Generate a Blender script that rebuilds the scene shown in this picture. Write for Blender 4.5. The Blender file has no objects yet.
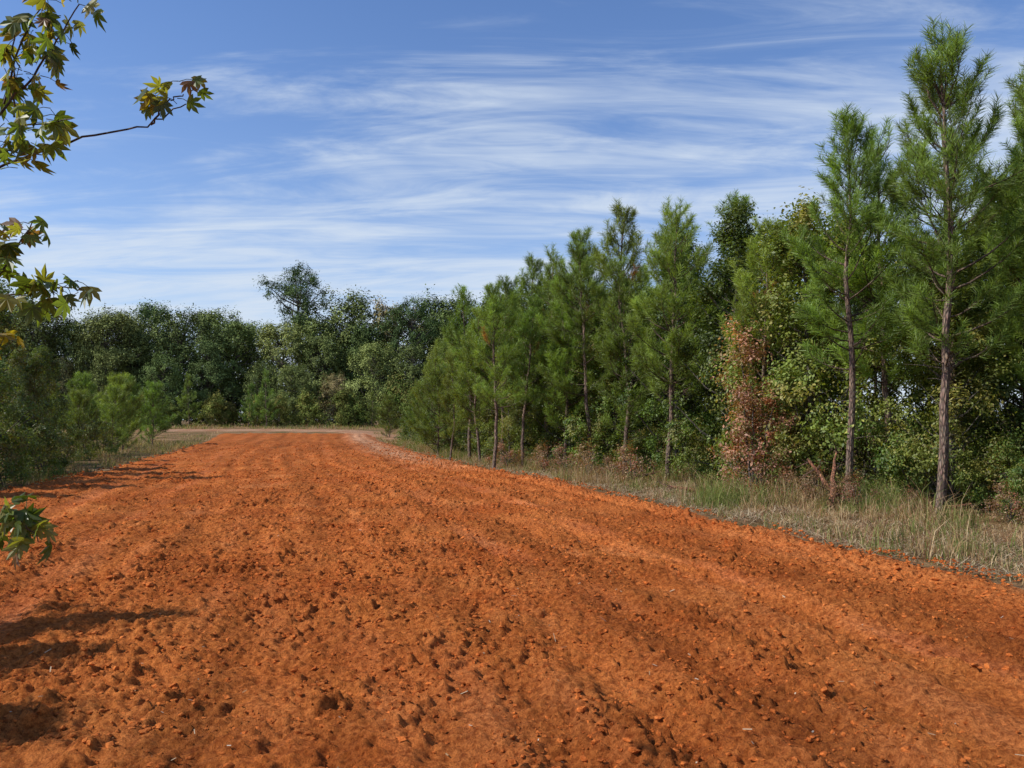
import bpy, math, numpy as np
from mathutils import Vector
R0=np.random.RandomState
scene=bpy.context.scene
col=scene.collection

# ---------------------------------------------------------------- noise
class Noise:
    def __init__(s,seed):
        r=R0(seed); s.p=r.permutation(256); s.p=np.concatenate([s.p,s.p])
        a=r.rand(256)*2*np.pi; s.g=np.stack([np.cos(a),np.sin(a)],1); s.j=r.rand(256,3)
    def __call__(s,x,y):
        xi=np.floor(x).astype(int); yi=np.floor(y).astype(int)
        xf=x-xi; yf=y-yi; xi&=255; yi&=255
        u=xf*xf*xf*(xf*(xf*6-15)+10); v=yf*yf*yf*(yf*(yf*6-15)+10)
        def gr(ix,iy,dx,dy):
            h=s.p[s.p[ix&255]+(iy&255)]; g=s.g[h]
            return g[...,0]*dx+g[...,1]*dy
        a=gr(xi,yi,xf,yf); b=gr(xi+1,yi,xf-1,yf); c=gr(xi,yi+1,xf,yf-1); d=gr(xi+1,yi+1,xf-1,yf-1)
        return (a+(b-a)*u)+((c+(d-c)*u)-(a+(b-a)*u))*v
    def lumps(s,x,y):
        xi=np.floor(x).astype(int); yi=np.floor(y).astype(int); best=np.zeros_like(x)
        for dx in (-1,0,1):
            for dy in (-1,0,1):
                ix=xi+dx; iy=yi+dy; h=s.p[s.p[ix&255]+(iy&255)]; j=s.j[h]
                d=np.hypot(x-ix-j[...,0],y-iy-j[...,1]); rr=.12+.6*j[...,2]**2
                best=np.maximum(best,np.sqrt(np.clip(1-(d/rr)**2,0,1))*rr)
        return best
N1=Noise(1);N2=Noise(2);N3=Noise(3);N4=Noise(4);N5=Noise(5)
def tz(x,y):
    t=np.clip((np.asarray(y,float)-68)/38,0,1); return .95*t*t*(3-2*t)

# ---------------------------------------------------------------- mesh builder
class MB:
    def __init__(s): s.v=[];s.c=[];s.f=[];s.n=0
    def add(s,v,faces,c,mat):
        v=np.asarray(v,float); faces=np.asarray(faces,int)
        c=np.asarray(c,float)
        if c.ndim==1: c=np.tile(c,(len(v),1))
        s.v.append(v); s.c.append(c); s.f.append((faces+s.n,mat)); s.n+=len(v)
    def tube(s,pts,rad,k,c,mat=0,rough=0):
        pts=np.asarray(pts,float); n=len(pts)
        d=np.gradient(pts,axis=0); d/=np.linalg.norm(d,axis=1,keepdims=True)+1e-9
        ref=np.array([0,0,1.0]) if abs(d[0,2])<.8 else np.array([1.0,0,0])
        a=np.cross(d,ref); a/=np.linalg.norm(a,axis=1,keepdims=True)+1e-9
        b=np.cross(d,a)
        th=np.arange(k)/k*2*np.pi
        rad=np.asarray(rad,float)
        v=pts[:,None]+rad[:,None,None]*(np.cos(th)[None,:,None]*a[:,None]+np.sin(th)[None,:,None]*b[:,None])
        i=np.arange(n-1)[:,None]*k; j=np.arange(k)[None]; j2=(j+1)%k
        f=np.stack([i+j,i+j2,i+k+j2,i+k+j],-1).reshape(-1,4)
        s.add(v.reshape(-1,3),f,c,mat)
    def mesh(s,name,mats,smooth=False):
        me=bpy.data.meshes.new(name)
        V=np.concatenate(s.v); C=np.concatenate(s.c)
        L=np.concatenate([f.ravel() for f,_ in s.f])
        T=np.concatenate([np.full(len(f),f.shape[1]) for f,_ in s.f])
        M=np.concatenate([np.full(len(f),m) for f,m in s.f])
        me.vertices.add(len(V)); me.vertices.foreach_set("co",V.astype(np.float32).ravel())
        me.loops.add(len(L)); me.loops.foreach_set("vertex_index",L.astype(np.int32))
        me.polygons.add(len(T)); me.polygons.foreach_set("loop_start",(np.cumsum(T)-T).astype(np.int32))
        me.polygons.foreach_set("material_index",M.astype(np.int32))
        me.polygons.foreach_set("use_smooth",np.full(len(T),smooth))
        at=me.color_attributes.new("Col","FLOAT_COLOR","POINT")
        at.data.foreach_set("color",np.concatenate([C,np.ones((len(C),1))],1).astype(np.float32).ravel())
        for m in mats: me.materials.append(m)
        me.update(calc_edges=True); me.validate()
        return me
def obj(name,me,loc=(0,0,0),rz=0,sc=1,parent=None,tilt=(0,0)):
    o=bpy.data.objects.new(name,me); o.location=loc
    o.rotation_euler=(tilt[0],tilt[1],rz)
    o.scale=(sc,sc,sc) if not hasattr(sc,'__len__') else sc
    col.objects.link(o)
    if parent: o.parent=parent
    return o
def nrm(a): return a/(np.linalg.norm(a,axis=-1,keepdims=True)+1e-9)

# ---------------------------------------------------------------- materials
def newmat(name):
    m=bpy.data.materials.new(name); m.use_nodes=True
    nt=m.node_tree; nt.nodes.clear()
    return m,nt,nt.nodes,nt.links
def leafmat(name,transl=.35,rough=.5,spec=.3,bright=1.0):
    m,nt,n,l=newmat(name)
    out=n.new('ShaderNodeOutputMaterial'); at=n.new('ShaderNodeAttribute'); at.attribute_name='Col'
    oi=n.new('ShaderNodeObjectInfo')
    mr=n.new('ShaderNodeMapRange'); mr.inputs[3].default_value=.72*bright; mr.inputs[4].default_value=1.28*bright
    l.new(oi.outputs['Random'],mr.inputs[0])
    hs=n.new('ShaderNodeHueSaturation'); l.new(at.outputs['Color'],hs.inputs['Color']); l.new(mr.outputs[0],hs.inputs['Value'])
    mr2=n.new('ShaderNodeMapRange'); mr2.inputs[3].default_value=.47; mr2.inputs[4].default_value=.51
    ml=n.new('ShaderNodeMath'); ml.operation='MULTIPLY'; ml.inputs[1].default_value=7.13
    fr=n.new('ShaderNodeMath'); fr.operation='FRACT'
    l.new(oi.outputs['Random'],ml.inputs[0]); l.new(ml.outputs[0],fr.inputs[0]); l.new(fr.outputs[0],mr2.inputs[0]); l.new(mr2.outputs[0],hs.inputs['Hue'])
    p=n.new('ShaderNodeBsdfPrincipled'); p.inputs['Roughness'].default_value=rough
    p.inputs['Specular IOR Level'].default_value=spec
    l.new(hs.outputs[0],p.inputs['Base Color'])
    if transl<=0:
        l.new(p.outputs[0],out.inputs[0]); return m
    t=n.new('ShaderNodeBsdfTranslucent')
    mx=n.new('ShaderNodeMix'); mx.data_type='RGBA'; mx.blend_type='MULTIPLY'; mx.inputs[0].default_value=1
    l.new(hs.outputs[0],mx.inputs[6]); mx.inputs[7].default_value=(2.0,2.0,.7,1)
    l.new(mx.outputs[2],t.inputs['Color'])
    ms=n.new('ShaderNodeMixShader'); ms.inputs[0].default_value=transl
    l.new(p.outputs[0],ms.inputs[1]); l.new(t.outputs[0],ms.inputs[2]); l.new(ms.outputs[0],out.inputs[0])
    return m
def barkmat():
    m,nt,n,l=newmat('bark')
    out=n.new('ShaderNodeOutputMaterial'); at=n.new('ShaderNodeAttribute'); at.attribute_name='Col'
    tc=n.new('ShaderNodeTexCoord'); mp=n.new('ShaderNodeMapping'); mp.inputs['Scale'].default_value=(22,22,6)
    l.new(tc.outputs['Object'],mp.inputs[0])
    v=n.new('ShaderNodeTexVoronoi'); v.feature='DISTANCE_TO_EDGE'; v.inputs['Scale'].default_value=1
    nz=n.new('ShaderNodeTexNoise'); nz.inputs['Scale'].default_value=1.6; nz.inputs['Detail'].default_value=3
    l.new(mp.outputs[0],v.inputs['Vector']); l.new(mp.outputs[0],nz.inputs['Vector'])
    cr=n.new('ShaderNodeValToRGB'); cr.color_ramp.elements[0].color=(.25,.25,.25,1); cr.color_ramp.elements[1].color=(1.3,1.3,1.3,1); cr.color_ramp.elements[1].position=.3
    l.new(v.outputs['Distance'],cr.inputs[0])
    mx=n.new('ShaderNodeMix'); mx.data_type='RGBA'; mx.blend_type='MULTIPLY'; mx.inputs[0].default_value=1
    l.new(at.outputs['Color'],mx.inputs[6]); l.new(cr.outputs[0],mx.inputs[7])
    mx2=n.new('ShaderNodeMix'); mx2.data_type='RGBA'; mx2.blend_type='MULTIPLY'; mx2.inputs[0].default_value=.5
    l.new(mx.outputs[2],mx2.inputs[6]); l.new(nz.outputs['Color'],mx2.inputs[7])
    p=n.new('ShaderNodeBsdfPrincipled'); p.inputs['Roughness'].default_value=.9
    l.new(mx2.outputs[2],p.inputs['Base Color'])
    bp=n.new('ShaderNodeBump'); bp.inputs['Strength'].default_value=.6; bp.inputs['Distance'].default_value=.02
    l.new(cr.outputs[0],bp.inputs['Height']); l.new(bp.outputs[0],p.inputs['Normal'])
    l.new(p.outputs[0],out.inputs[0]); return m
BARK=barkmat()
NEEDLE=leafmat('pine_needles',.28,.45,.35)
LEAF=leafmat('broad_leaves',.3,.5,.35)
FARLEAF=leafmat('distant_leaves',0,.7,.1)
GRASS=leafmat('dry_grass',.2,.7,.1)
def flatattr(name,rough=.9):
    m,nt,n,l=newmat(name)
    out=n.new('ShaderNodeOutputMaterial'); at=n.new('ShaderNodeAttribute'); at.attribute_name='Col'
    p=n.new('ShaderNodeBsdfPrincipled'); p.inputs['Roughness'].default_value=rough
    p.inputs['Specular IOR Level'].default_value=.15
    l.new(at.outputs['Color'],p.inputs['Base Color']); l.new(p.outputs[0],out.inputs[0]); return m

def soilmat(name,clod=False):
    m,nt,n,l=newmat(name)
    out=n.new('ShaderNodeOutputMaterial'); at=n.new('ShaderNodeAttribute'); at.attribute_name='Col'
    tc=n.new('ShaderNodeTexCoord')
    def noise(sc,det,rough=.6):
        z=n.new('ShaderNodeTexNoise'); z.inputs['Scale'].default_value=sc; z.inputs['Detail'].default_value=det; z.inputs['Roughness'].default_value=rough
        l.new(tc.outputs['Object'],z.inputs['Vector']); return z
    a=noise(.55,4); b=noise(22,6,.8)
    r1=n.new('ShaderNodeValToRGB'); e=r1.color_ramp.elements
    e[0].position=.3; e[0].color=(.58,.140,.026,1); e[1].position=.7; e[1].color=(.78,.245,.055,1)
    l.new(a.outputs[0],r1.inputs[0])
    r2=n.new('ShaderNodeValToRGB'); e=r2.color_ramp.elements
    e[0].position=.39; e[0].color=(.42,.32,.29,1); e[1].position=.61; e[1].color=(1.2,1.28,1.38,1)
    l.new(b.outputs[0],r2.inputs[0])
    m1=n.new('ShaderNodeMix'); m1.data_type='RGBA'; m1.blend_type='MULTIPLY'; m1.inputs[0].default_value=.9
    l.new(r1.outputs[0],m1.inputs[6]); l.new(r2.outputs[0],m1.inputs[7])
    m2=n.new('ShaderNodeMix'); m2.data_type='RGBA'; m2.blend_type='MULTIPLY'; m2.inputs[0].default_value=1
    l.new(m1.outputs[2],m2.inputs[6]); l.new(at.outputs['Color'],m2.inputs[7])
    p=n.new('ShaderNodeBsdfPrincipled'); p.inputs['Roughness'].default_value=.95; p.inputs['Specular IOR Level'].default_value=.1
    l.new(m2.outputs[2],p.inputs['Base Color'])
    bp=n.new('ShaderNodeBump'); bp.inputs['Strength'].default_value=1; bp.inputs['Distance'].default_value=.025 if clod else .075
    l.new(b.outputs[0],bp.inputs['Height']); l.new(bp.outputs[0],p.inputs['Normal'])
    l.new(p.outputs[0],out.inputs[0]); return m
SOIL=soilmat('red_clay_soil'); CLOD=soilmat('red_clay_clods',True)

def groundmat():
    m,nt,n,l=newmat('verge_ground')
    out=n.new('ShaderNodeOutputMaterial'); tc=n.new('ShaderNodeTexCoord')
    def noise(sc,det,rough=.6):
        z=n.new('ShaderNodeTexNoise'); z.inputs['Scale'].default_value=sc; z.inputs['Detail'].default_value=det; z.inputs['Roughness'].default_value=rough
        l.new(tc.outputs['Object'],z.inputs['Vector']); return z
    a=noise(.35,4); b=noise(9,5,.75)
    r=n.new('ShaderNodeValToRGB'); e=r.color_ramp.elements
    e[0].position=.33; e[0].color=(.12,.12,.045,1); e[1].position=.60; e[1].color=(.34,.21,.11,1)
    x=e.new(.45); x.color=(.23,.14,.065,1)
    l.new(a.outputs[0],r.inputs[0])
    r2=n.new('ShaderNodeValToRGB'); e=r2.color_ramp.elements
    e[0].position=.35; e[0].color=(.35,.32,.3,1); e[1].position=.65; e[1].color=(1.2,1.2,1.15,1)
    l.new(b.outputs[0],r2.inputs[0])
    m1=n.new('ShaderNodeMix'); m1.data_type='RGBA'; m1.blend_type='MULTIPLY'; m1.inputs[0].default_value=1
    l.new(r.outputs[0],m1.inputs[6]); l.new(r2.outputs[0],m1.inputs[7])
    p=n.new('ShaderNodeBsdfPrincipled'); p.inputs['Roughness'].default_value=.95; p.inputs['Specular IOR Level'].default_value=.1
    l.new(m1.outputs[2],p.inputs['Base Color'])
    bp=n.new('ShaderNodeBump'); bp.inputs['Strength'].default_value=1; bp.inputs['Distance'].default_value=.08
    l.new(b.outputs[0],bp.inputs['Height']); l.new(bp.outputs[0],p.inputs['Normal'])
    l.new(p.outputs[0],out.inputs[0]); return m
GROUND=groundmat()

# ---------------------------------------------------------------- field outline
RE=np.array([(-20,9.5),(0,7.6),(3,6.9),(8.7,5.5),(11.2,4.7),(15.8,3.5),(23.2,1.4),(31,-1.3),(43.6,-5.0),(70,-11.3),(85,-14.5),(110,-18)])
LE=np.array([(-20,-9),(0,-10.5),(12,-12),(20,-12.6),(28,-14.2),(40,-17.2),(52,-20.6),(82,-29.5),(110,-36)])
def re(y): return np.interp(y,RE[:,0],RE[:,1])
def le(y): return np.interp(y,LE[:,0],LE[:,1])
YEND=84
def inside(x,y):
    w=N4(x*.5,y*.5)*.5+N5(x*2.1,y*2.1)*.2
    return np.minimum(np.minimum(re(y)-x,x-le(y)),(YEND-y)*.5)+w
def soil_h(x,y):
    u=re(y)-x
    wx=N1(x*7,y*7)*.06+N4(x*19,y*19)*.035; wy=N2(x*7+3,y*7)*.06+N3(x*19,y*19)*.035
    h=N1(x*.6,y*.6)*.05+N2(x*1.7+7,y*1.7)*.04
    act=np.clip(.75+N3(x*.9,y*.9)*1.0+N1(x*2.3,y*2.3)*.8,.2,1.3)
    fine=N3(x*5.1,y*5.1)*.04+np.abs(N4(x*9.7,y*9.7))*.035+np.abs(N1(x*27,y*27))*.028+N2(x*15,y*15)*.026
    lum=N2.lumps((x+wx)/.24,(y+wy)/.24)*.035+N5.lumps((x+wx)/.12+9,(y+wy)/.12)*.055+N1.lumps((x+wx)/.07+5,(y+wy)/.07)*.055+N4.lumps((x+wy)/.05+2,(y+wx)/.05)*.03
    fine=fine+lum*act
    fa=np.clip(.6+N3(x*.25+4,y*.18)*1.5+N5(x*1.1,y*.6)*.6,.1,1.3)
    fur=np.sin(u*2*np.pi/.72+N2(x*.3,y*.3)*3.0+N1(x*1.2,y*1.0)*.9)*.027*fa
    tr=np.zeros_like(x)
    for uc in (3.05,4.9,10.35,12.1,14.8):
        tr=np.maximum(tr,np.exp(-((u-uc-N1(y*.12,y*0+uc)*.5)/.23)**4))
    tr*=np.clip(.45+N4(x*.5+9,y*.5)*1.6,0,1)
    tread=np.sign(np.sin((y*1.0+np.abs((u%1)-.5)*.6)*2*np.pi/.17))*.011*tr
    h=h+fur*(1-tr)+fine*(1-.6*tr)-.03*tr+tread*np.clip(N2(x*.8,y*.8)*2+.5,0,1)
    return h-.025,tr
def axis(lo,hi,c0,c1,s,g):
    a=list(np.arange(c0,c1,s)); st=s; v=a[-1]
    while v<hi: st*=g; v+=st; a.append(v)
    st=s; v=c0; pre=[]
    while v>lo: st*=g; v-=st; pre.append(v)
    return np.array(pre[::-1]+a)
xs=axis(-34,9,-5.2,5.8,.018,1.0105); ys=axis(-12,88,3.6,9.0,.018,1.009)
X,Y=np.meshgrid(xs,ys)
ins=inside(X,Y)
H,TR=soil_h(X,Y)
e=np.clip(ins/.6,0,1); Z=np.maximum(H+.02,-.07)*e+(1-e)*(-.13)+tz(X,Y)
nx,ny=len(xs),len(ys)
idx=np.arange(nx*ny).reshape(ny,nx)
q=np.stack([idx[:-1,:-1],idx[:-1,1:],idx[1:,1:],idx[1:,:-1]],-1).reshape(-1,4)
keep=(ins[:-1,:-1]>-.1).ravel(); q=q[keep]
used=np.unique(q); remap=-np.ones(nx*ny,int); remap[used]=np.arange(len(used))
U=re(Y)-X
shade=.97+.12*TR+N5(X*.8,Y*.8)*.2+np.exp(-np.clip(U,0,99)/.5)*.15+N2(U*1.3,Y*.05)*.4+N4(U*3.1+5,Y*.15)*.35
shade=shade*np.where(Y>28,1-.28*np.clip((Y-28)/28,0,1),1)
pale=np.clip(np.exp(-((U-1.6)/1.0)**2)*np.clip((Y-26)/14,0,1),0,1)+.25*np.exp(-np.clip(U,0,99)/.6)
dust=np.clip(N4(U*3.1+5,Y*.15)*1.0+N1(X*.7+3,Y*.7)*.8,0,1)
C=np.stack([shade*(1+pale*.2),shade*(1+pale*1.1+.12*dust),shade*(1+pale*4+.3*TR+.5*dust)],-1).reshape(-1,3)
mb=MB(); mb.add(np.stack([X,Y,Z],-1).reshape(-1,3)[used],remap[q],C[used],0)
obj('dirt_field',mb.mesh('dirt_field',[SOIL],True))

gx=np.concatenate([[-2500,-900,-400],np.linspace(-160,120,113),[400,900,2500]])
gy=np.concatenate([[-2500,-900,-300],np.linspace(-60,200,131),[400,900,2500]])
GX,GY=np.meshgrid(gx,gy); GZ=-.085+tz(GX,GY)
i=np.arange(GX.size).reshape(GX.shape)
mb=MB(); mb.add(np.stack([GX,GY,GZ],-1).reshape(-1,3),np.stack([i[:-1,:-1],i[:-1,1:],i[1:,1:],i[1:,:-1]],-1).reshape(-1,4),(1,1,1),0)
obj('ground',mb.mesh('ground',[GROUND],True))

mb=MB(); pts=np.array([(-75,80),(-52,87),(-38,90),(-26,91),(-17,88.5),(-11.5,79),(-8,68)],float)
t=np.linspace(0,6,70); cx=np.interp(t,range(7),pts[:,0]); cy=np.interp(t,range(7),pts[:,1])
for _ in range(12): cx[1:-1]=(cx[:-2]+2*cx[1:-1]+cx[2:])/4; cy[1:-1]=(cy[:-2]+2*cy[1:-1]+cy[2:])/4
d=nrm(np.stack([np.gradient(cx),np.gradient(cy)],1)); nn=np.stack([-d[:,1],d[:,0]],1)
k=np.linspace(-1,1,9); P=np.stack([cx,cy],1)[:,None]+nn[:,None]*k[None,:,None]*2.0
PZ=-.10+(1-k**4)[None]*.14+tz(P[...,0],P[...,1])
i=np.arange(70*9).reshape(70,9)
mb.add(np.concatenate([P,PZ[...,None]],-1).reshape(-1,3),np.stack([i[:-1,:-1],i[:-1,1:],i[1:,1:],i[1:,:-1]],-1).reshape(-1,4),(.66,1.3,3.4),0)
obj('dirt_road',mb.mesh('dirt_road',[SOIL],True))

# ---------------------------------------------------------------- clods
def ico():
    t=(1+5**.5)/2
    v=np.array([(-1,t,0),(1,t,0),(-1,-t,0),(1,-t,0),(0,-1,t),(0,1,t),(0,-1,-t),(0,1,-t),(t,0,-1),(t,0,1),(-t,0,-1),(-t,0,1)],float)
    f=np.array([(0,11,5),(0,5,1),(0,1,7),(0,7,10),(0,10,11),(1,5,9),(5,11,4),(11,10,2),(10,7,6),(7,1,8),(3,9,4),(3,4,2),(3,2,6),(3,6,8),(3,8,9),(4,9,5),(2,4,11),(6,2,10),(8,6,7),(9,8,1)])
    return nrm(v),f
IV,IF=ico()
def clods(n,ylo,yhi,smin,smax,seed,pw=2.2):
    r=R0(seed)
    y=ylo+(yhi-ylo)*r.rand(n)**1.2
    x=le(y)+(re(y)-le(y))*r.rand(n)
    k=(np.abs(x)<y*.85+2)&(inside(x,y)>.1)&(N3(x*.9,y*.9)+N1(x*3,y*3)*.6>-.25+r.rand(n)*.5-.15); x=x[k];y=y[k];n=len(x)
    s=smin+(smax-smin)*r.rand(n)**(pw*2.5)
    h,tr=soil_h(x,y); k=(r.rand(n)>tr*.6); x=x[k];y=y[k];s=s[k];h=h[k];n=len(x)
    d=IV[None]*(.5+.9*r.rand(n,12,1)); d=d*np.stack([.8+.7*r.rand(n),.8+.7*r.rand(n),.45+.45*r.rand(n)],-1)[:,None]
    a=r.rand(n)*6.28; ca,sa=np.cos(a)[:,None],np.sin(a)[:,None]
    dx=d[...,0]*ca-d[...,1]*sa; dy=d[...,0]*sa+d[...,1]*ca
    v=np.stack([x[:,None]+dx*s[:,None],y[:,None]+dy*s[:,None],(h+.02+s*.1+tz(x,y))[:,None]+d[...,2]*s[:,None]],-1)
    c=(.7+.4*r.rand(n))[:,None]*np.array([1,.95,.95]); c=np.repeat(c,12,0)
    return v.reshape(-1,3),(IF[None]+12*np.arange(n)[:,None,None]).reshape(-1,3),c
mb=MB()
for a in ((110000,2.5,11,.003,.022,11),(44000,8,26,.008,.034,12),(14000,22,60,.02,.05,13)):
    mb.add(*clods(*a),0)
obj('soil_clods',mb.mesh('soil_clods',[CLOD],False))
r=R0(5); n=700; y=2.5+r.rand(n)**1.5*20; x=-y*.8+r.rand(n)*y*1.6; k=inside(x,y)>.2; x=x[k];y=y[k];n=len(x)
h,_=soil_h(x,y); a=r.rand(n)*6.28; L=.006+.022*r.rand(n)**2; w=.0015+.003*r.rand(n)
d=np.stack([np.cos(a),np.sin(a),r.randn(n)*.3],1)*L[:,None]; s_=np.stack([-np.sin(a),np.cos(a),r.randn(n)*.3],1)*w[:,None]
p=np.stack([x,y,h+.03],1)
v=np.stack([p-d-s_,p-d+s_,p+d+s_,p+d-s_],1).reshape(-1,3)
cc=np.repeat(np.array([(.45,.34,.22),(.3,.18,.09),(.5,.42,.32)])[r.randint(0,3,n)],4,0)
STRAW=flatattr('straw_bits'); mb=MB(); mb.add(v,np.arange(4*n).reshape(-1,4),cc,0); obj('straw_litter',mb.mesh('straw_litter',[STRAW]))

# ---------------------------------------------------------------- pine generator
def pine(seed,H,cb,R,ndens=110,nl=.20,nw=.011,base=(.15,.22,.038),brown=.012,step=.42,trunk=1.0):
    r=R0(seed); mb=MB()
    n=14; zz=np.linspace(0,H,n); sway=np.cumsum(r.randn(n,2)*.04*H/9,0); sway-=sway[0]
    T=np.column_stack([sway,zz]); r0=H*.0098*trunk
    bark=(.30,.20,.145)
    mb.tube(np.vstack([[0,0,-.3],T]),np.concatenate([[r0*1.25],r0*(1-zz/H)**.8+.008]),9,bark)
    segs=[];cs=[]
    def at(z): return np.array([np.interp(z,zz,T[:,0]),np.interp(z,zz,T[:,1]),z])
    z=cb*H; ph=0
    for _ in range(12):
        zs=r.uniform(.1,max(cb,.15)*1.2)*H; a=r.rand()*6.28; p=at(zs); L=r.uniform(.15,.9)
        D=np.array([np.cos(a)*L,np.sin(a)*L,L*.2]); mb.tube([p,p+D*.5,p+D+[0,0,-.05]],[.010,.007,.003],3,(.12,.09,.07))
    while z<H*.985:
        t=(z-cb*H)/(H-cb*H)
        nb=r.randint(3,6) if t<.85 else 4
        ph+=r.rand()*2
        for b in range(nb):
            if r.rand()<.1: continue
            az=ph+b*2*np.pi/nb+r.randn()*.3
            L=(R*(1-t)**.72*min(1,.55+t*2.2)+.25)*r.uniform(.55,1.35)
            el=math.radians(12+46*t+r.randn()*11)
            m=6; s=np.linspace(0,1,m); els=el+s*(.75-.25*t)-.15
            dd=np.stack([np.cos(els)*math.cos(az),np.cos(els)*math.sin(az),np.sin(els)],1)
            pts=at(z+r.randn()*.08)+np.vstack([[0,0,0],np.cumsum(dd[1:]*L/(m-1),0)])+np.cumsum(r.randn(m,3)*.015,0)
            mb.tube(pts,np.linspace(.007+.010*L,.004,m),4,(.17,.11,.07))
            c0=np.array(base)*r.uniform(.7,1.25)
            if r.rand()<brown and t<.6: c0=np.array((.26,.13,.035))
            for q in range(m-1):
                if s[q]>=.45 or L<.5: segs.append((pts[q],pts[q+1],1.0)); cs.append(c0)
            nt=max(3,int(L*6.0))
            for _ in range(nt):
                f=r.uniform(.2,.97); P=np.array([np.interp(f,s,pts[:,i]) for i in range(3)])
                ax=dd[min(int(f*m),m-1)]; side=nrm(np.cross(ax,[0,0,1]))*(1 if r.rand()<.5 else -1)
                dr=nrm(ax*.9+side*r.uniform(.3,.9)+np.array([0,0,r.uniform(-.05,.6)]))
                l=r.uniform(.16,.34)+.30*L*(1-f)
                Q=P+dr*l; Q2=Q+nrm(dr+np.array([0,0,.9]))*l*.45
                mb.tube([P,Q,Q2],[.005,.004,.003],3,(.15,.10,.06))
                st=P+(Q-P)*.3
                c1=c0*r.uniform(.85,1.15)
                segs.append((st,Q,1.0)); cs.append(c1); segs.append((Q,Q2,1.6)); cs.append(c1*1.15)
        z+=step*r.uniform(.75,1.25)*(1-.25*t)
    p=at(H); segs.append((p-[0,0,.5],p+[0,0,.3],1.3)); cs.append(np.array(base)*1.3)
    A=np.array([a for a,_,_ in segs]);B=np.array([b for _,b,_ in segs]);W=np.array([w for _,_,w in segs]);CS=np.array(cs)
    ln=np.linalg.norm(B-A,axis=1); cnt=np.maximum(3,(ln*ndens*W).astype(int))
    ii=np.repeat(np.arange(len(A)),cnt); m=len(ii); f=r.rand(m,1)
    P=A[ii]+(B[ii]-A[ii])*f; ax=nrm(B-A)[ii]
    rd=r.randn(m,3); rd-=ax*np.sum(rd*ax,1,keepdims=True); rd=nrm(rd)
    D=nrm(ax*r.uniform(.55,1.4,(m,1))+rd+np.array([0,0,.08])); LN=nl*r.uniform(.7,1.15,(m,1))
    sd=nrm(np.cross(D,r.randn(m,3)))*nw/2
    tip=P+D*LN+np.array([0,0,-.015])
    V=np.stack([P-sd,P+sd,tip+sd*.35,tip-sd*.35],1).reshape(-1,3)
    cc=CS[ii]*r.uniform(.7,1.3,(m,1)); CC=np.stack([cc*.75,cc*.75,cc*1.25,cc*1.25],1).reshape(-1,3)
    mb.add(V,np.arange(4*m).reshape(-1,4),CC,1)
    return mb.mesh('pine_tree',[BARK,NEEDLE])

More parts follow.
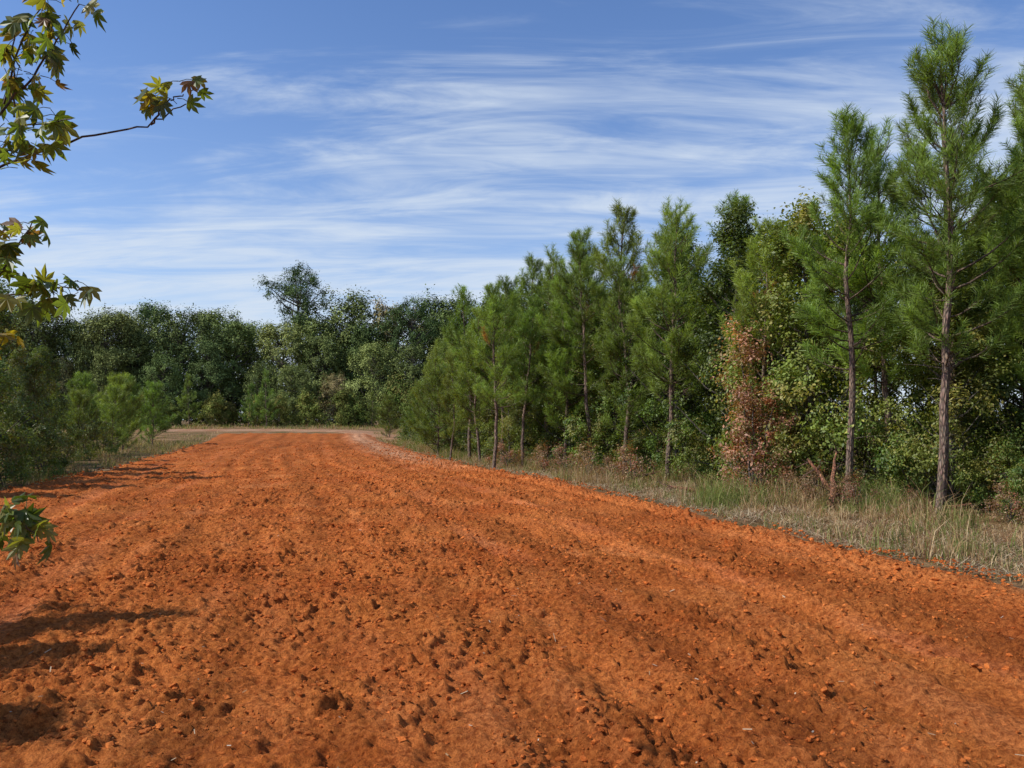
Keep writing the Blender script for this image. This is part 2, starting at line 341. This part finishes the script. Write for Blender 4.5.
# ---------------------------------------------------------------- broadleaf generator
def broad(seed,H,cb,R,ncl=90,nlv=220,ls=.085,pal=((.05,.09,.02),),rc=.33,mat=LEAF,shape=.5,aspect=.6,name='broadleaf_tree',trunkr=None,bark=(.19,.16,.13),stems=1,dome=False):
    r=R0(seed); mb=MB()
    r0=trunkr or H*.011
    cens=[]
    roots=[]
    for sN in range(stems):
        n=9; zz=np.linspace(0,H*((.8 if dome else .93) if sN==0 else r.uniform(.6,.9)),n); sw=np.cumsum(r.randn(n,2)*.03*H/6,0); sw-=sw[0]
        if stems>1: sw=sw+np.linspace(0,1,n)[:,None]*r.randn(1,2)*R*.35
        T=np.column_stack([sw,zz]); roots.append((T,zz))
        mb.tube(np.vstack([T[0]-[0,0,.25],T]),np.concatenate([[r0*1.4],r0*(1-zz/zz[-1])**.8+.006]),7,bark)
    lob=r.rand(6)*6.28
    tries=0
    while len(cens)<ncl and tries<ncl*20:
        tries+=1
        t=r.rand()**.85; z=cb*H+(H-cb*H)*t
        if dome: prof=(1-abs(t*1.25-.45)**2.6*1.05) if t*1.25>.45 else (.65+.35*t/.36); prof=max(prof,.15)
        else: prof=(math.sin(math.pi*min(1,(t*.86+.14))**(.55+shape*.5)))**.6*(1-.35*t)
        az=r.rand()*6.28
        prof*=1+.22*math.sin(2*az+lob[0]+3*t)+.16*math.sin(3*az+lob[1]-5*t)
        rr=R*prof*r.rand()**.45
        T,zz=roots[r.randint(stems)]
        c=np.array([np.interp(z,zz,T[:,0])+rr*math.cos(az),np.interp(z,zz,T[:,1])+rr*math.sin(az),z])
        cens.append(c)
        zb=max(z-rr*r.uniform(.5,1.0),cb*H*.6,.1*H*r.rand())
        zb=min(zb,zz[-1])
        p0=np.array([np.interp(zb,zz,T[:,0]),np.interp(zb,zz,T[:,1]),zb])
        mid=(p0+c)/2+np.array([0,0,-.08*rr])+r.randn(3)*.04*rr
        rb=.004+.010*rr*H/7
        if H>12: rb=min(rb,.07)
        mb.tube([p0,mid,c],[rb*1.5,rb,rb*.4],4,bark)
    cens=np.array(cens); m=len(cens)*nlv
    size=r.uniform(.55,1.3,len(cens))
    ii=np.repeat(np.arange(len(cens)),nlv)
    ntw=9; tw=nrm(r.randn(len(cens),ntw,3)+np.array([0,0,.25])); ti=r.randint(0,ntw,m)
    f=r.uniform(.15,1.1,(m,1))
    P=cens[ii]+tw[ii,ti]*f*(rc*size[ii])[:,None]*1.25+r.randn(m,3)*rc*.22*size[ii][:,None]
    axis_=np.array([0,0,cb*H+(H-cb*H)*.4]); out=nrm(P-axis_)
    loc=nrm(P-cens[ii])
    Nn=nrm(out*.45+loc*.45+np.array([0,0,.4])+r.randn(m,3)*.5)
    D=nrm(np.cross(Nn,r.randn(m,3))); S=np.cross(Nn,D)
    L=ls*r.uniform(.6,1.25,(m,1)); w=L*aspect/2
    droop=np.array([0,0,-.15])*L
    V=np.stack([P,P+D*L*.45+S*w,P+D*L+droop,P+D*L*.5-S*w],1).reshape(-1,3)
    pal=np.array(pal); ci=r.randint(0,len(pal),len(cens)); ci2=np.where(r.rand(m)<.25,r.randint(0,len(pal),m),ci[ii])
    cc=pal[ci2]*r.uniform(.65,1.35,(m,1))*r.uniform(.8,1.2,len(cens))[ii][:,None]
    mb.add(V,np.arange(4*m).reshape(-1,4),np.repeat(cc,4,0),1)
    return mb.mesh(name,[BARK,mat])

G1=(.09,.14,.027);G2=(.15,.20,.04);G3=(.058,.095,.02);Y1=(.25,.25,.055);RU=(.27,.10,.045);PK=(.38,.20,.13);OL=(.15,.14,.037)
PINES=[pine(21,9.4,.32,1.8),pine(22,8.4,.36,1.7),pine(23,8.0,.32,1.6),pine(24,7.6,.34,1.5),pine(25,7.0,.22,1.5),pine(26,3.6,.08,1.1,step=.28,base=(.12,.18,.032)),pine(27,9.0,.38,1.55,base=(.125,.185,.033))]
BROADS=[broad(31,7.2,.08,1.6,115,200,.085,(G1,G3,G3,G2),shape=.3),broad(32,6.4,.06,1.6,105,190,.085,(G1,G2,G2,OL)),
        broad(33,5.6,.03,1.6,95,200,.08,(G2,Y1,G2,G1)),broad(34,8.0,.12,1.8,115,200,.09,(G3,G1,G1))]
RED=broad(35,3.6,.05,1.0,60,120,.08,(RU,PK,PK,(.25,.17,.07),G2),rc=.30,stems=3)
BUSH=[broad(41,1.7,.02,.8,34,170,.065,(G1,G2,OL),rc=.25,stems=3,trunkr=.015),broad(42,1.2,.02,.8,28,170,.06,(G2,Y1,G1),rc=.22,stems=3,trunkr=.012),
      broad(43,1.0,.02,.8,20,90,.06,((.26,.11,.05),(.22,.14,.07),(.28,.19,.10)),rc=.22,stems=5,trunkr=.012)]
FK=dict(mat=FARLEAF,trunkr=.2,dome=True)
FAR=[broad(51,15,.05,5.8,120,210,.29,((.13,.18,.052),(.16,.21,.06)),rc=1.2,**FK),broad(52,14.5,.04,5.4,110,210,.29,((.17,.22,.06),(.21,.26,.08)),rc=1.15,**FK),
     broad(53,14,.03,5.6,115,210,.29,((.26,.24,.085),(.31,.26,.12),(.23,.23,.09)),rc=1.15,**FK),broad(54,16,.08,5.0,105,210,.29,((.11,.16,.05),(.10,.145,.045)),rc=1.1,**FK),
     broad(55,19,.60,3.9,44,220,.32,((.10,.15,.05),(.11,.165,.05)),rc=.95,mat=FARLEAF,trunkr=.22,aspect=.3,dome=True)]
FARPINE=pine(56,7,.1,1.7,ndens=40,nl=.24,nw=.03,step=.5,base=(.13,.205,.045))
MID=[broad(57,5,.03,2.4,70,150,.19,(G1,G2,OL),rc=.7,mat=FARLEAF),broad(58,4,.02,2.2,60,150,.17,(G2,G2,Y1),rc=.6,mat=FARLEAF)]

r=R0(77)
def put(me,name,x,y,sc=1,parent=None):
    return obj(name,me,(x,y,-.09+float(tz(x,y))),r.rand()*6.28,sc,parent,(r.randn()*.03,r.randn()*.03))
for x,y,i,s in [(8.0,15.4,0,.94),(7.2,17.6,1,.95),(10.6,15.0,0,.90),(9.6,18.0,6,1.0),(4.55,24,2,.97),(7.6,27,6,1.0),(10.9,16.8,0,.95),
                (3.9,30,3,1.22),(2.6,32,3,1.15),(5.2,27.5,2,1.05),(1.3,31.5,2,1.0),(-.65,29.5,3,.84),(-1.9,37,4,1.05),(0.6,35.5,3,1.12),(-3.6,40,5,1.1),(-3.1,43,4,.85),
                (11.8,16.5,6,1.1),(12,12.5,0,.95),(6.2,20.5,3,.85),(-4.6,47,4,.8),(2.8,28.5,3,1.0),(0.4,30.6,3,.80),(-2.6,34.5,4,.62),(3.6,26.4,4,.95),(1.9,29.8,4,.95),(-.4,33,3,.95),(-1.3,33.5,4,.85),(8.4,18.3,2,1.0)]:
    put(PINES[i],'pine_tree',x,y,s)
for x,y,i,s in [(6.0,22.6,0,1.05),(7.2,19.9,2,1.25),(8.3,19.4,2,1.15),(9.0,16.9,2,.8),(5.2,25.8,3,.95),(3.4,28.8,1,.85),(2.2,31,0,.95),(0.2,34.5,2,1.0),(-1.2,38,1,1.0),(1.8,36,0,1.1),(10.8,17.2,3,.85),(7.9,23,1,1.15),(-.1,31.5,2,.6)]:
    put(BROADS[i],'broadleaf_tree',x,y,s)
put(RED,'red_leaf_sapling',6.0,20.0,1.15); put(RED,'red_leaf_sapling',5.6,19.2,.75)
wood=bpy.data.objects.new('woodland_trees',None); col.objects.link(wood)
for y in np.arange(11,66,2.1):
    for q in range(4 if y<26 else 3):
        tl=np.interp(y,[12,15,24,30,40,60,80],[10.8,10.2,7.0,4.4,-1.4,-6,-9])
        x=tl+1.0+q*2.1+r.uniform(-.8,.8)
        put(BROADS[r.randint(4)] if r.rand()<.65 else PINES[r.randint(1,5)],'woodland_tree',x,y+r.uniform(-1,1),r.uniform(.75,1.02),wood)
for y in np.arange(10,60,.62):
    tl=np.interp(y,[10,15,18,24,30,40,60],[9.6,8.5,7.6,4.5,2.0,-3.2,-8])
    put(BUSH[r.randint(2)],'shrub',tl+r.uniform(0.1,2.2),y,r.uniform(.35,1.1 if y<20 else 1.3))
for x,y,s in [(6.8,16.3,.6),(6.3,17.0,.7),(5.9,17.8,.6),(3.4,23.4,.9),(2.4,25.6,.9),(8.6,14.2,.6),(1.1,28.2,.8),(1.8,27.0,.8),(3.0,24.4,.6),(-.2,30.5,.8),(9.0,12.6,.6),(7.3,15.0,.45)]:
    put(BUSH[2],'dead_brush',x,y,s)
for x,y,i,s in [(-14.8,22.5,1,.86),(-16.5,24.5,0,.82),(-13.9,19.5,1,.64),(-18.5,27,1,.95),(-17.3,30,0,.6),(-19,33,1,.7),(-22,31,0,.85),(-16.0,27.5,1,.6),(-24,40,1,.8),(-15.5,17,2,.85),(-18,21,1,.95),(-21,26,0,.9),(-16.5,20.5,0,.8),(-13.6,17.2,1,.6),(-20.5,35.5,0,.6)]:
    put(BROADS[i],'broadleaf_tree',x,y,s)
for x,y,s in [(-20.5,42,.9),(-21.8,46,1.1),(-24,50,1.0),(-24.5,56,1.1),(-20.0,38,.8),(-29,62,1.3),(-6.3,56,1.1),(-27,52,1.2),(-11,74,1.0)]:
    put(PINES[5],'young_pine_tree',x,y,s)
for x,y,s in [(-13.6,22,.9),(-14,24.5,.8),(-15.4,27,1),(-17,31,.9),(-18.5,36,1),(-13.3,18,1),(-20,40,1),(-13.9,20.5,1.1)]:
    put(BUSH[0],'shrub',x,y,s)
dist=bpy.data.objects.new('distant_trees',None); col.objects.link(dist)
for row,(off,sc) in enumerate([(0,.72),(8,1.02),(17,1.25)]):
    for x in np.arange(-120,34,5.6):
        yb=np.interp(x,[-115,-75,-45,-20,0,30],[78,100,112,114,104,92])+off
        put(FAR[r.choice(5,p=[.25,.25,.22,.20,.08] if row else [.3,.3,.25,.15,0])],'distant_tree',x+r.uniform(-2.5,2.5),yb+r.uniform(-3,3),sc*r.uniform(.70,1.12),dist)
for x in np.arange(-100,2,2.6):
    yb=np.interp(x,[-115,-75,-45,-20,0],[68,90,103,105,95])
    if r.rand()<.75: put(MID[r.randint(2)],'edge_shrub',x+r.uniform(-1,1),yb+r.uniform(-3,3),r.uniform(.5,1.4),dist)
    if r.rand()<.3: put(FARPINE,'edge_pine',x,yb-r.uniform(1,5),r.uniform(.4,.95),dist)
for x in np.arange(-62,-34,2.4):
    put(MID[r.randint(2)],'edge_shrub',x,np.interp(x,[-60,-34],[52,74])+r.uniform(-2,2),r.uniform(.35,.8),dist)

# ---------------------------------------------------------------- grass
def grass(n,fx,seed,hmin,hmax,w,pal,clump=.9,thr=0,gb=.1):
    r=R0(seed); x,y=fx(r,n)
    dn=N2(x*clump,y*clump)+.4*N3(x*3,y*3); k=(dn>thr+r.randn(n)*.08)&(inside(x,y)<.15); x=x[k];y=y[k];n=len(x)
    h=(hmin+(hmax-hmin)*r.rand(n)**1.6)*(.5+1.3*np.clip(dn[k]-thr,0,.6)); a=r.rand(n)*6.28; ln=r.uniform(.15,.95,n)*h
    d=np.stack([np.cos(a)*ln,np.sin(a)*ln,0*a],1); b=r.rand(n)*6.28; s=np.stack([np.cos(b),np.sin(b),0*b],1)*w/2*r.uniform(.6,1.4,(n,1))
    p=np.stack([x,y,-.1+tz(x,y)],1); up=np.array([0,0,1.0])
    m=p+d*.3+up*(h*.6)[:,None]; t=p+d+up*(h*r.uniform(.6,1,n))[:,None]
    V=np.stack([p-s,p+s,m+s*.8,m-s*.8,t+s*.2,t-s*.2],1).reshape(-1,3)
    q=np.arange(n)[:,None]*6; F=np.concatenate([q+np.array([[0,1,2,3]]),q+np.array([[3,2,4,5]])])
    pal=np.array(pal); g=(N4(x*.6,y*.6)+N1(x*2.5,y*2.5)*.6+r.randn(n)*.2>gb).astype(int)
    ci=np.where(g==1,r.randint(0,len(pal)//2,n),r.randint(len(pal)//2,len(pal),n))
    return V,F,np.repeat(pal[ci]*r.uniform(.6,1.3,(n,1)),6,0)
PAL=((.13,.165,.045),(.18,.20,.065),(.10,.14,.035),(.34,.25,.12),(.24,.15,.075),(.42,.33,.18))
def tl(y): return np.interp(y,[3,8,15,24,30,40,60,90],[11,10,9.4,5.8,3.6,-2,-7,-11])
def fx1(r,n):
    y=4+r.rand(n)**1.4*50; f=r.rand(n)**.9; return re(y)+.1+(tl(y)-re(y))*f,y
def fx2(r,n):
    y=5+r.rand(n)*60; return le(y)-.1-r.rand(n)**1.3*6,y
def fx3(r,n):
    x=-75+r.rand(n)*72; return x,92+r.rand(n)*18*1.0
def fx4(r,n):
    y=45+r.rand(n)*40; return np.where(r.rand(n)<.5,re(y)+r.rand(n)*4,le(y)-r.rand(n)*25),y
mb=MB()
mb.add(*grass(130000,fx1,1,.06,.34,.008,PAL,.9,-.02,.12),0)
mb.add(*grass(100000,fx1,2,.3,1.0,.009,PAL,.5,.14,.0),0)
mb.add(*grass(40000,fx2,3,.1,.5,.014,PAL,.7,-.05),0)
mb.add(*grass(14000,fx3,4,.2,.7,.05,PAL,.3,-.1,0),0)
mb.add(*grass(24000,fx4,6,.1,.4,.03,PAL,.3,-.1),0)
obj('verge_grass',mb.mesh('verge_grass',[GRASS]))
r2=R0(9); n=60000; y=4+r2.rand(n)**1.5*50; x=re(y)+r2.randn(n)*.3+.3+r2.rand(n)**1.5*3.4; a=r2.rand(n)*6.28; L=.04+.12*r2.rand(n)
kk=N1(x*1.3,y*1.3)+r2.randn(n)*.15>-.15; x=x[kk];y=y[kk];a=a[kk];L=L[kk];n=len(x)
d=np.stack([np.cos(a),np.sin(a),r2.randn(n)*.25],1)*L[:,None]; s_=np.stack([-np.sin(a),np.cos(a),0*a],1)*.004
zz=np.where(inside(x,y)>0,soil_h(x,y)[0]*np.clip(inside(x,y)/.6,0,1),-.075)+.03
p=np.stack([x,y,zz],1); v=np.stack([p-d-s_,p-d+s_,p+d+s_,p+d-s_],1).reshape(-1,3)
cc=np.repeat(np.array([(.40,.30,.17),(.46,.37,.24),(.22,.14,.08),(.30,.15,.08)])[r2.randint(0,4,n)],4,0)
mb=MB(); mb.add(v,np.arange(4*n).reshape(-1,4),cc,0); obj('mown_straw',mb.mesh('mown_straw',[STRAW]))
for (x,y,a,L,el) in [(6.3,16.3,1.1,1.6,.75),(7.4,15.4,.2,1.4,.1),(3.0,23.6,.4,1.3,.15),(4.9,19.5,2.6,1.2,.1),(6.7,16.6,2.4,1.2,.9)]:
    mb=MB(); rr=R0(int(x*100)); m=7; s=np.linspace(0,1,m)
    pts=np.stack([s*L*math.cos(el),rr.randn(m)*.03,s*L*math.sin(el)],1); mb.tube(pts,np.linspace(.07,.025,m)*(1+rr.randn(m)*.1),8,(.36,.15,.075))
    for q in range(9):
        f=rr.rand(); P=pts[0]+(pts[-1]-pts[0])*f; D=nrm(rr.randn(3)+[.5,0,.5])*rr.uniform(.2,.6)
        mb.tube([P,P+D*.5,P+D+rr.randn(3)*.05],[.018,.012,.004],5,(.2,.10,.06))
    obj('fallen_branch',mb.mesh('fallen_branch',[BARK]),(x,y,-.05),a)

# ---------------------------------------------------------------- near sweetgum with star leaves
SG=leafmat('sweetgum_leaves',.45,.4,.45)
def star():
    ang=np.radians([-78,-38,0,38,78]); ln=[.62,.88,1,.88,.62]
    out=[(-.12,-.10)]
    for i,(a,L) in enumerate(zip(ang,ln)):
        d=np.array([math.cos(a),math.sin(a)]); n_=np.array([-d[1],d[0]])
        if i>0:
            am=(ang[i]+ang[i-1])/2; out.append((.32*math.cos(am),.32*math.sin(am)))
        out.append(tuple(d*L*.6-n_*.155)); out.append(tuple(d*L)); out.append(tuple(d*L*.6+n_*.155))
    out.append((-.12,.10))
    P=np.array([(0.05,0)]+out); z=-.28*(P[:,0]**2+P[:,1]**2)+.10*np.abs(P[:,1])
    V=np.column_stack([P,z]); k=len(out); F=np.array([(0,1+i,1+(i+1)%k) for i in range(k)])
    return V,F
SV,SF=star()
class Gum:
    def __init__(s,seed): s.mb=MB(); s.r=R0(seed)
    def leaf(s,p,yellow=.12,size=None):
        r=s.r; size=size or r.uniform(.036,.062)
        pd=nrm(r.randn(3)*np.array([1,1,.5])+[0,0,.1]); pe=p+pd*r.uniform(.025,.05)
        s.mb.tube([p,(p+pe)/2+[0,0,.004],pe],[.0013,.001,.0009],4,(.16,.17,.05))
        D=nrm(pd*.5+np.array([0,0,-r.uniform(.3,1.3)])+r.randn(3)*.35)
        S=nrm(np.cross(D,r.randn(3))); Nn=np.cross(D,S)
        u=r.rand()
        c=np.array((.085,.12,.022))*r.uniform(.5,1.5)
        if u<yellow: c=np.array((.28,.22,.022))*r.uniform(.6,1.1)
        elif u<yellow+.3: c=np.array((.18,.18,.035))
        elif u<yellow+.35: c=np.array((.15,.08,.03))
        V=pe+(SV[:,:1]*D+SV[:,1:2]*S+SV[:,2:3]*Nn*r.uniform(.5,2.2))*size
        cc=np.tile(c,(len(V),1))*(1-.3*r.rand(len(V),1)); s.mb.add(V,SF,cc,1)
    def twig(s,pts,r0,nleaf,yellow=.12,start=.2,spread=.02):
        pts=np.array(pts,float); n=len(pts); t=np.linspace(0,n-1,n*5)
        P=np.stack([np.interp(t,range(n),pts[:,i]) for i in range(3)],1)
        for _ in range(4): P[1:-1]=(P[:-2]+P[1:-1]*2+P[2:])/4
        P[1:-1]+=s.r.randn(len(P)-2,3)*.003
        s.mb.tube(P,np.linspace(r0,max(.0016,r0*.25),len(P)),6,(.13,.09,.06))
        for i in range(nleaf):
            f=start+(1-start)*s.r.rand()**.75; q=P[int(f*(len(P)-1))]
            s.leaf(q+s.r.randn(3)*spread,yellow)
g=Gum(5)
T0=np.array([-2.55,2.75,-.1])
trunk=[T0,T0+[.03,0,1.2],T0+[-.02,.02,2.4],T0+[.0,-.03,3.6],T0+[.08,0,4.8]]
g.mb.tube([T0-[0,0,.2]]+trunk,[.085,.075,.065,.05,.035,.012],12,(.22,.19,.16))
tw=[
 ([(-2.55,2.75,2.0),(-1.9,2.45,2.25),(-1.45,2.3,2.43),(-1.2,2.3,2.51),(-1.03,2.3,2.54),(-.93,2.3,2.60)],.005,0,.12,.5),
 ([(-1.03,2.3,2.54),(-.98,2.29,2.60),(-.93,2.28,2.62)],.003,14,.12,.3),
 ([(-2.55,2.75,2.1),(-1.9,2.4,2.35),(-1.45,2.3,2.58),(-1.32,2.28,2.72),(-1.22,2.26,2.87)],.006,34,.10,.55),
 ([(-1.5,2.3,2.52),(-1.38,2.22,2.5),(-1.20,2.2,2.52)],.003,22,.05,.25),
 ([(-1.5,2.3,2.45),(-1.4,2.22,2.44),(-1.28,2.2,2.42)],.003,14,.05,.25),
 ([(-1.45,2.3,2.6),(-1.38,2.26,2.78),(-1.30,2.24,2.88)],.003,16,.1,.3),
 ([(-1.45,2.35,2.58),(-1.42,2.3,2.7),(-1.4,2.25,2.80)],.003,18,.15,.2),
 ([(-2.55,2.75,1.6),(-1.9,2.5,1.85),(-1.5,2.35,2.08),(-1.40,2.3,2.18),(-1.36,2.3,2.26)],.005,28,.04,.55),
 ([(-1.55,2.35,2.05),(-1.4,2.3,2.05),(-1.25,2.25,2.07),(-1.19,2.25,2.06)],.003,28,.04,.3),
 ([(-1.6,2.4,2.02),(-1.48,2.3,1.95),(-1.44,2.3,1.90)],.003,9,.85,.5),
 ([(-2.55,2.75,.9),(-1.9,2.5,1.15),(-1.5,2.35,1.40),(-1.38,2.3,1.44),(-1.32,2.3,1.36)],.005,34,.02,.6),
 ([(-2.55,2.75,2.6),(-2.0,2.4,3.0),(-1.6,2.2,3.2),(-1.3,2.1,3.3)],.008,30,.1,.3)]
for P,r0,nl,ye,st in tw: g.twig(P,r0,nl,ye,st)
rr=R0(3)
for i in range(34):
    z=rr.uniform(.9,4.6); a=rr.uniform(1.7,5.2); L=rr.uniform(.5,1.1)*(1.2-z/6)
    p=T0+[0,0,z]; e1=p+np.array([math.cos(a)*L,math.sin(a)*L,L*.4]); g.twig([p,(p+e1)/2+[0,0,.04],e1],.008,22,.12,.25,.05)
obj('sweetgum_tree',g.mb.mesh('sweetgum_tree',[BARK,SG]))
for x,y,i,s in [(-7.4,6.2,1,.62),(-6.9,4.9,1,.55),(-6.2,3.7,2,.6)]:
    put(BROADS[i],'broadleaf_tree',x,y,s)

# ---------------------------------------------------------------- sky + sun
to_sun=Vector((-.93,-.22,0)).normalized(); EL=math.radians(42)
ts=Vector((to_sun.x*math.cos(EL),to_sun.y*math.cos(EL),math.sin(EL)))
sd=bpy.data.lights.new('sun','SUN'); sd.energy=5.0; sd.angle=math.radians(.5); sd.color=(1,.96,.88)
so=bpy.data.objects.new('sun',sd); so.rotation_euler=ts.to_track_quat('Z','Y').to_euler(); so.location=(-20,0,30); col.objects.link(so)
w=bpy.data.worlds.new("World"); scene.world=w; w.use_nodes=True; nt=w.node_tree; n=nt.nodes; l=nt.links; n.clear()
out=n.new('ShaderNodeOutputWorld'); bg=n.new('ShaderNodeBackground'); bg.inputs[1].default_value=.125
sky=n.new('ShaderNodeTexSky'); sky.sky_type='NISHITA'; sky.sun_disc=False; sky.sun_elevation=EL; sky.sun_rotation=math.atan2(ts.x,ts.y)
sky.air_density=1.0; sky.dust_density=.4; sky.ozone_density=2.0
tc=n.new('ShaderNodeTexCoord'); sp=n.new('ShaderNodeSeparateXYZ'); l.new(tc.outputs['Generated'],sp.inputs[0])
def M(op,a,b=None,c=None,cl=False):
    x=n.new('ShaderNodeMath'); x.operation=op; x.use_clamp=cl
    for i,vv in enumerate((a,b,c)):
        if vv is None: continue
        if isinstance(vv,(int,float)): x.inputs[i].default_value=vv
        else: l.new(vv,x.inputs[i])
    return x.outputs[0]
zp=M('MAXIMUM',sp.outputs[2],0)
zc=M('ADD',zp,.14)
cb_=n.new('ShaderNodeCombineXYZ'); l.new(M('DIVIDE',sp.outputs[0],zc),cb_.inputs[0]); l.new(M('DIVIDE',sp.outputs[1],zc),cb_.inputs[1])
def cn(scale,rot,loc,det,dist,rough=.6,sc=1):
    mp=n.new('ShaderNodeMapping'); mp.inputs['Scale'].default_value=scale; mp.inputs['Rotation'].default_value=(0,0,math.radians(rot)); mp.inputs['Location'].default_value=loc
    l.new(cb_.outputs[0],mp.inputs[0]); z=n.new('ShaderNodeTexNoise'); z.inputs['Scale'].default_value=sc; z.inputs['Detail'].default_value=det; z.inputs['Distortion'].default_value=dist; z.inputs['Roughness'].default_value=rough
    l.new(mp.outputs[0],z.inputs[0]); return z.outputs[0]
c1=cn((.7,1.9,1),18,(3.1,1.2,0),5,.8)
c2=cn((1.3,5.0,1),26,(1.7,4.2,0),6,1.2,.64)
c3=cn((.5,.9,1),10,(7.3,2.2,0),2,.4)
s_=M('ADD',M('MULTIPLY',c1,.45),M('MULTIPLY',c2,.36)); s_=M('ADD',s_,M('MULTIPLY',c3,.32))
s_=M('ADD',s_,M('MULTIPLY',M('SUBTRACT',.40,zp),.34))
s_=M('ADD',s_,M('MULTIPLY',M('MULTIPLY',sp.outputs[0],zp),.20))
mr=n.new('ShaderNodeMapRange'); mr.interpolation_type='SMOOTHSTEP'; mr.inputs[1].default_value=.51; mr.inputs[2].default_value=.74; l.new(s_,mr.inputs[0])
haze=M('MULTIPLY',M('POWER',M('SUBTRACT',1,zp,None,True),6.5),.8)
cl_=M('MULTIPLY',mr.outputs[0],.85)
fac=M('SUBTRACT',1,M('MULTIPLY',M('SUBTRACT',1,cl_),M('SUBTRACT',1,haze)))
tint=n.new('ShaderNodeMix'); tint.data_type='RGBA'; tint.blend_type='MULTIPLY'; tint.inputs[0].default_value=1; tint.inputs[7].default_value=(.80,.98,1.28,1)
l.new(sky.outputs[0],tint.inputs[6])
mx=n.new('ShaderNodeMix'); mx.data_type='RGBA'; l.new(fac,mx.inputs[0]); l.new(tint.outputs[2],mx.inputs[6]); mx.inputs[7].default_value=(5.5,6.2,7.1,1)
l.new(mx.outputs[2],bg.inputs[0]); l.new(bg.outputs[0],out.inputs[0])

# ---------------------------------------------------------------- camera
cd=bpy.data.cameras.new('camera'); cd.lens=28.8; cd.sensor_width=36; cd.clip_end=6000; cd.clip_start=.05
co=bpy.data.objects.new('camera',cd); co.location=(0,0,1.7); co.rotation_euler=(math.radians(92.5),0,0); col.objects.link(co); scene.camera=co
scene.view_settings.view_transform='Standard'; scene.view_settings.look='None'; scene.view_settings.exposure=0
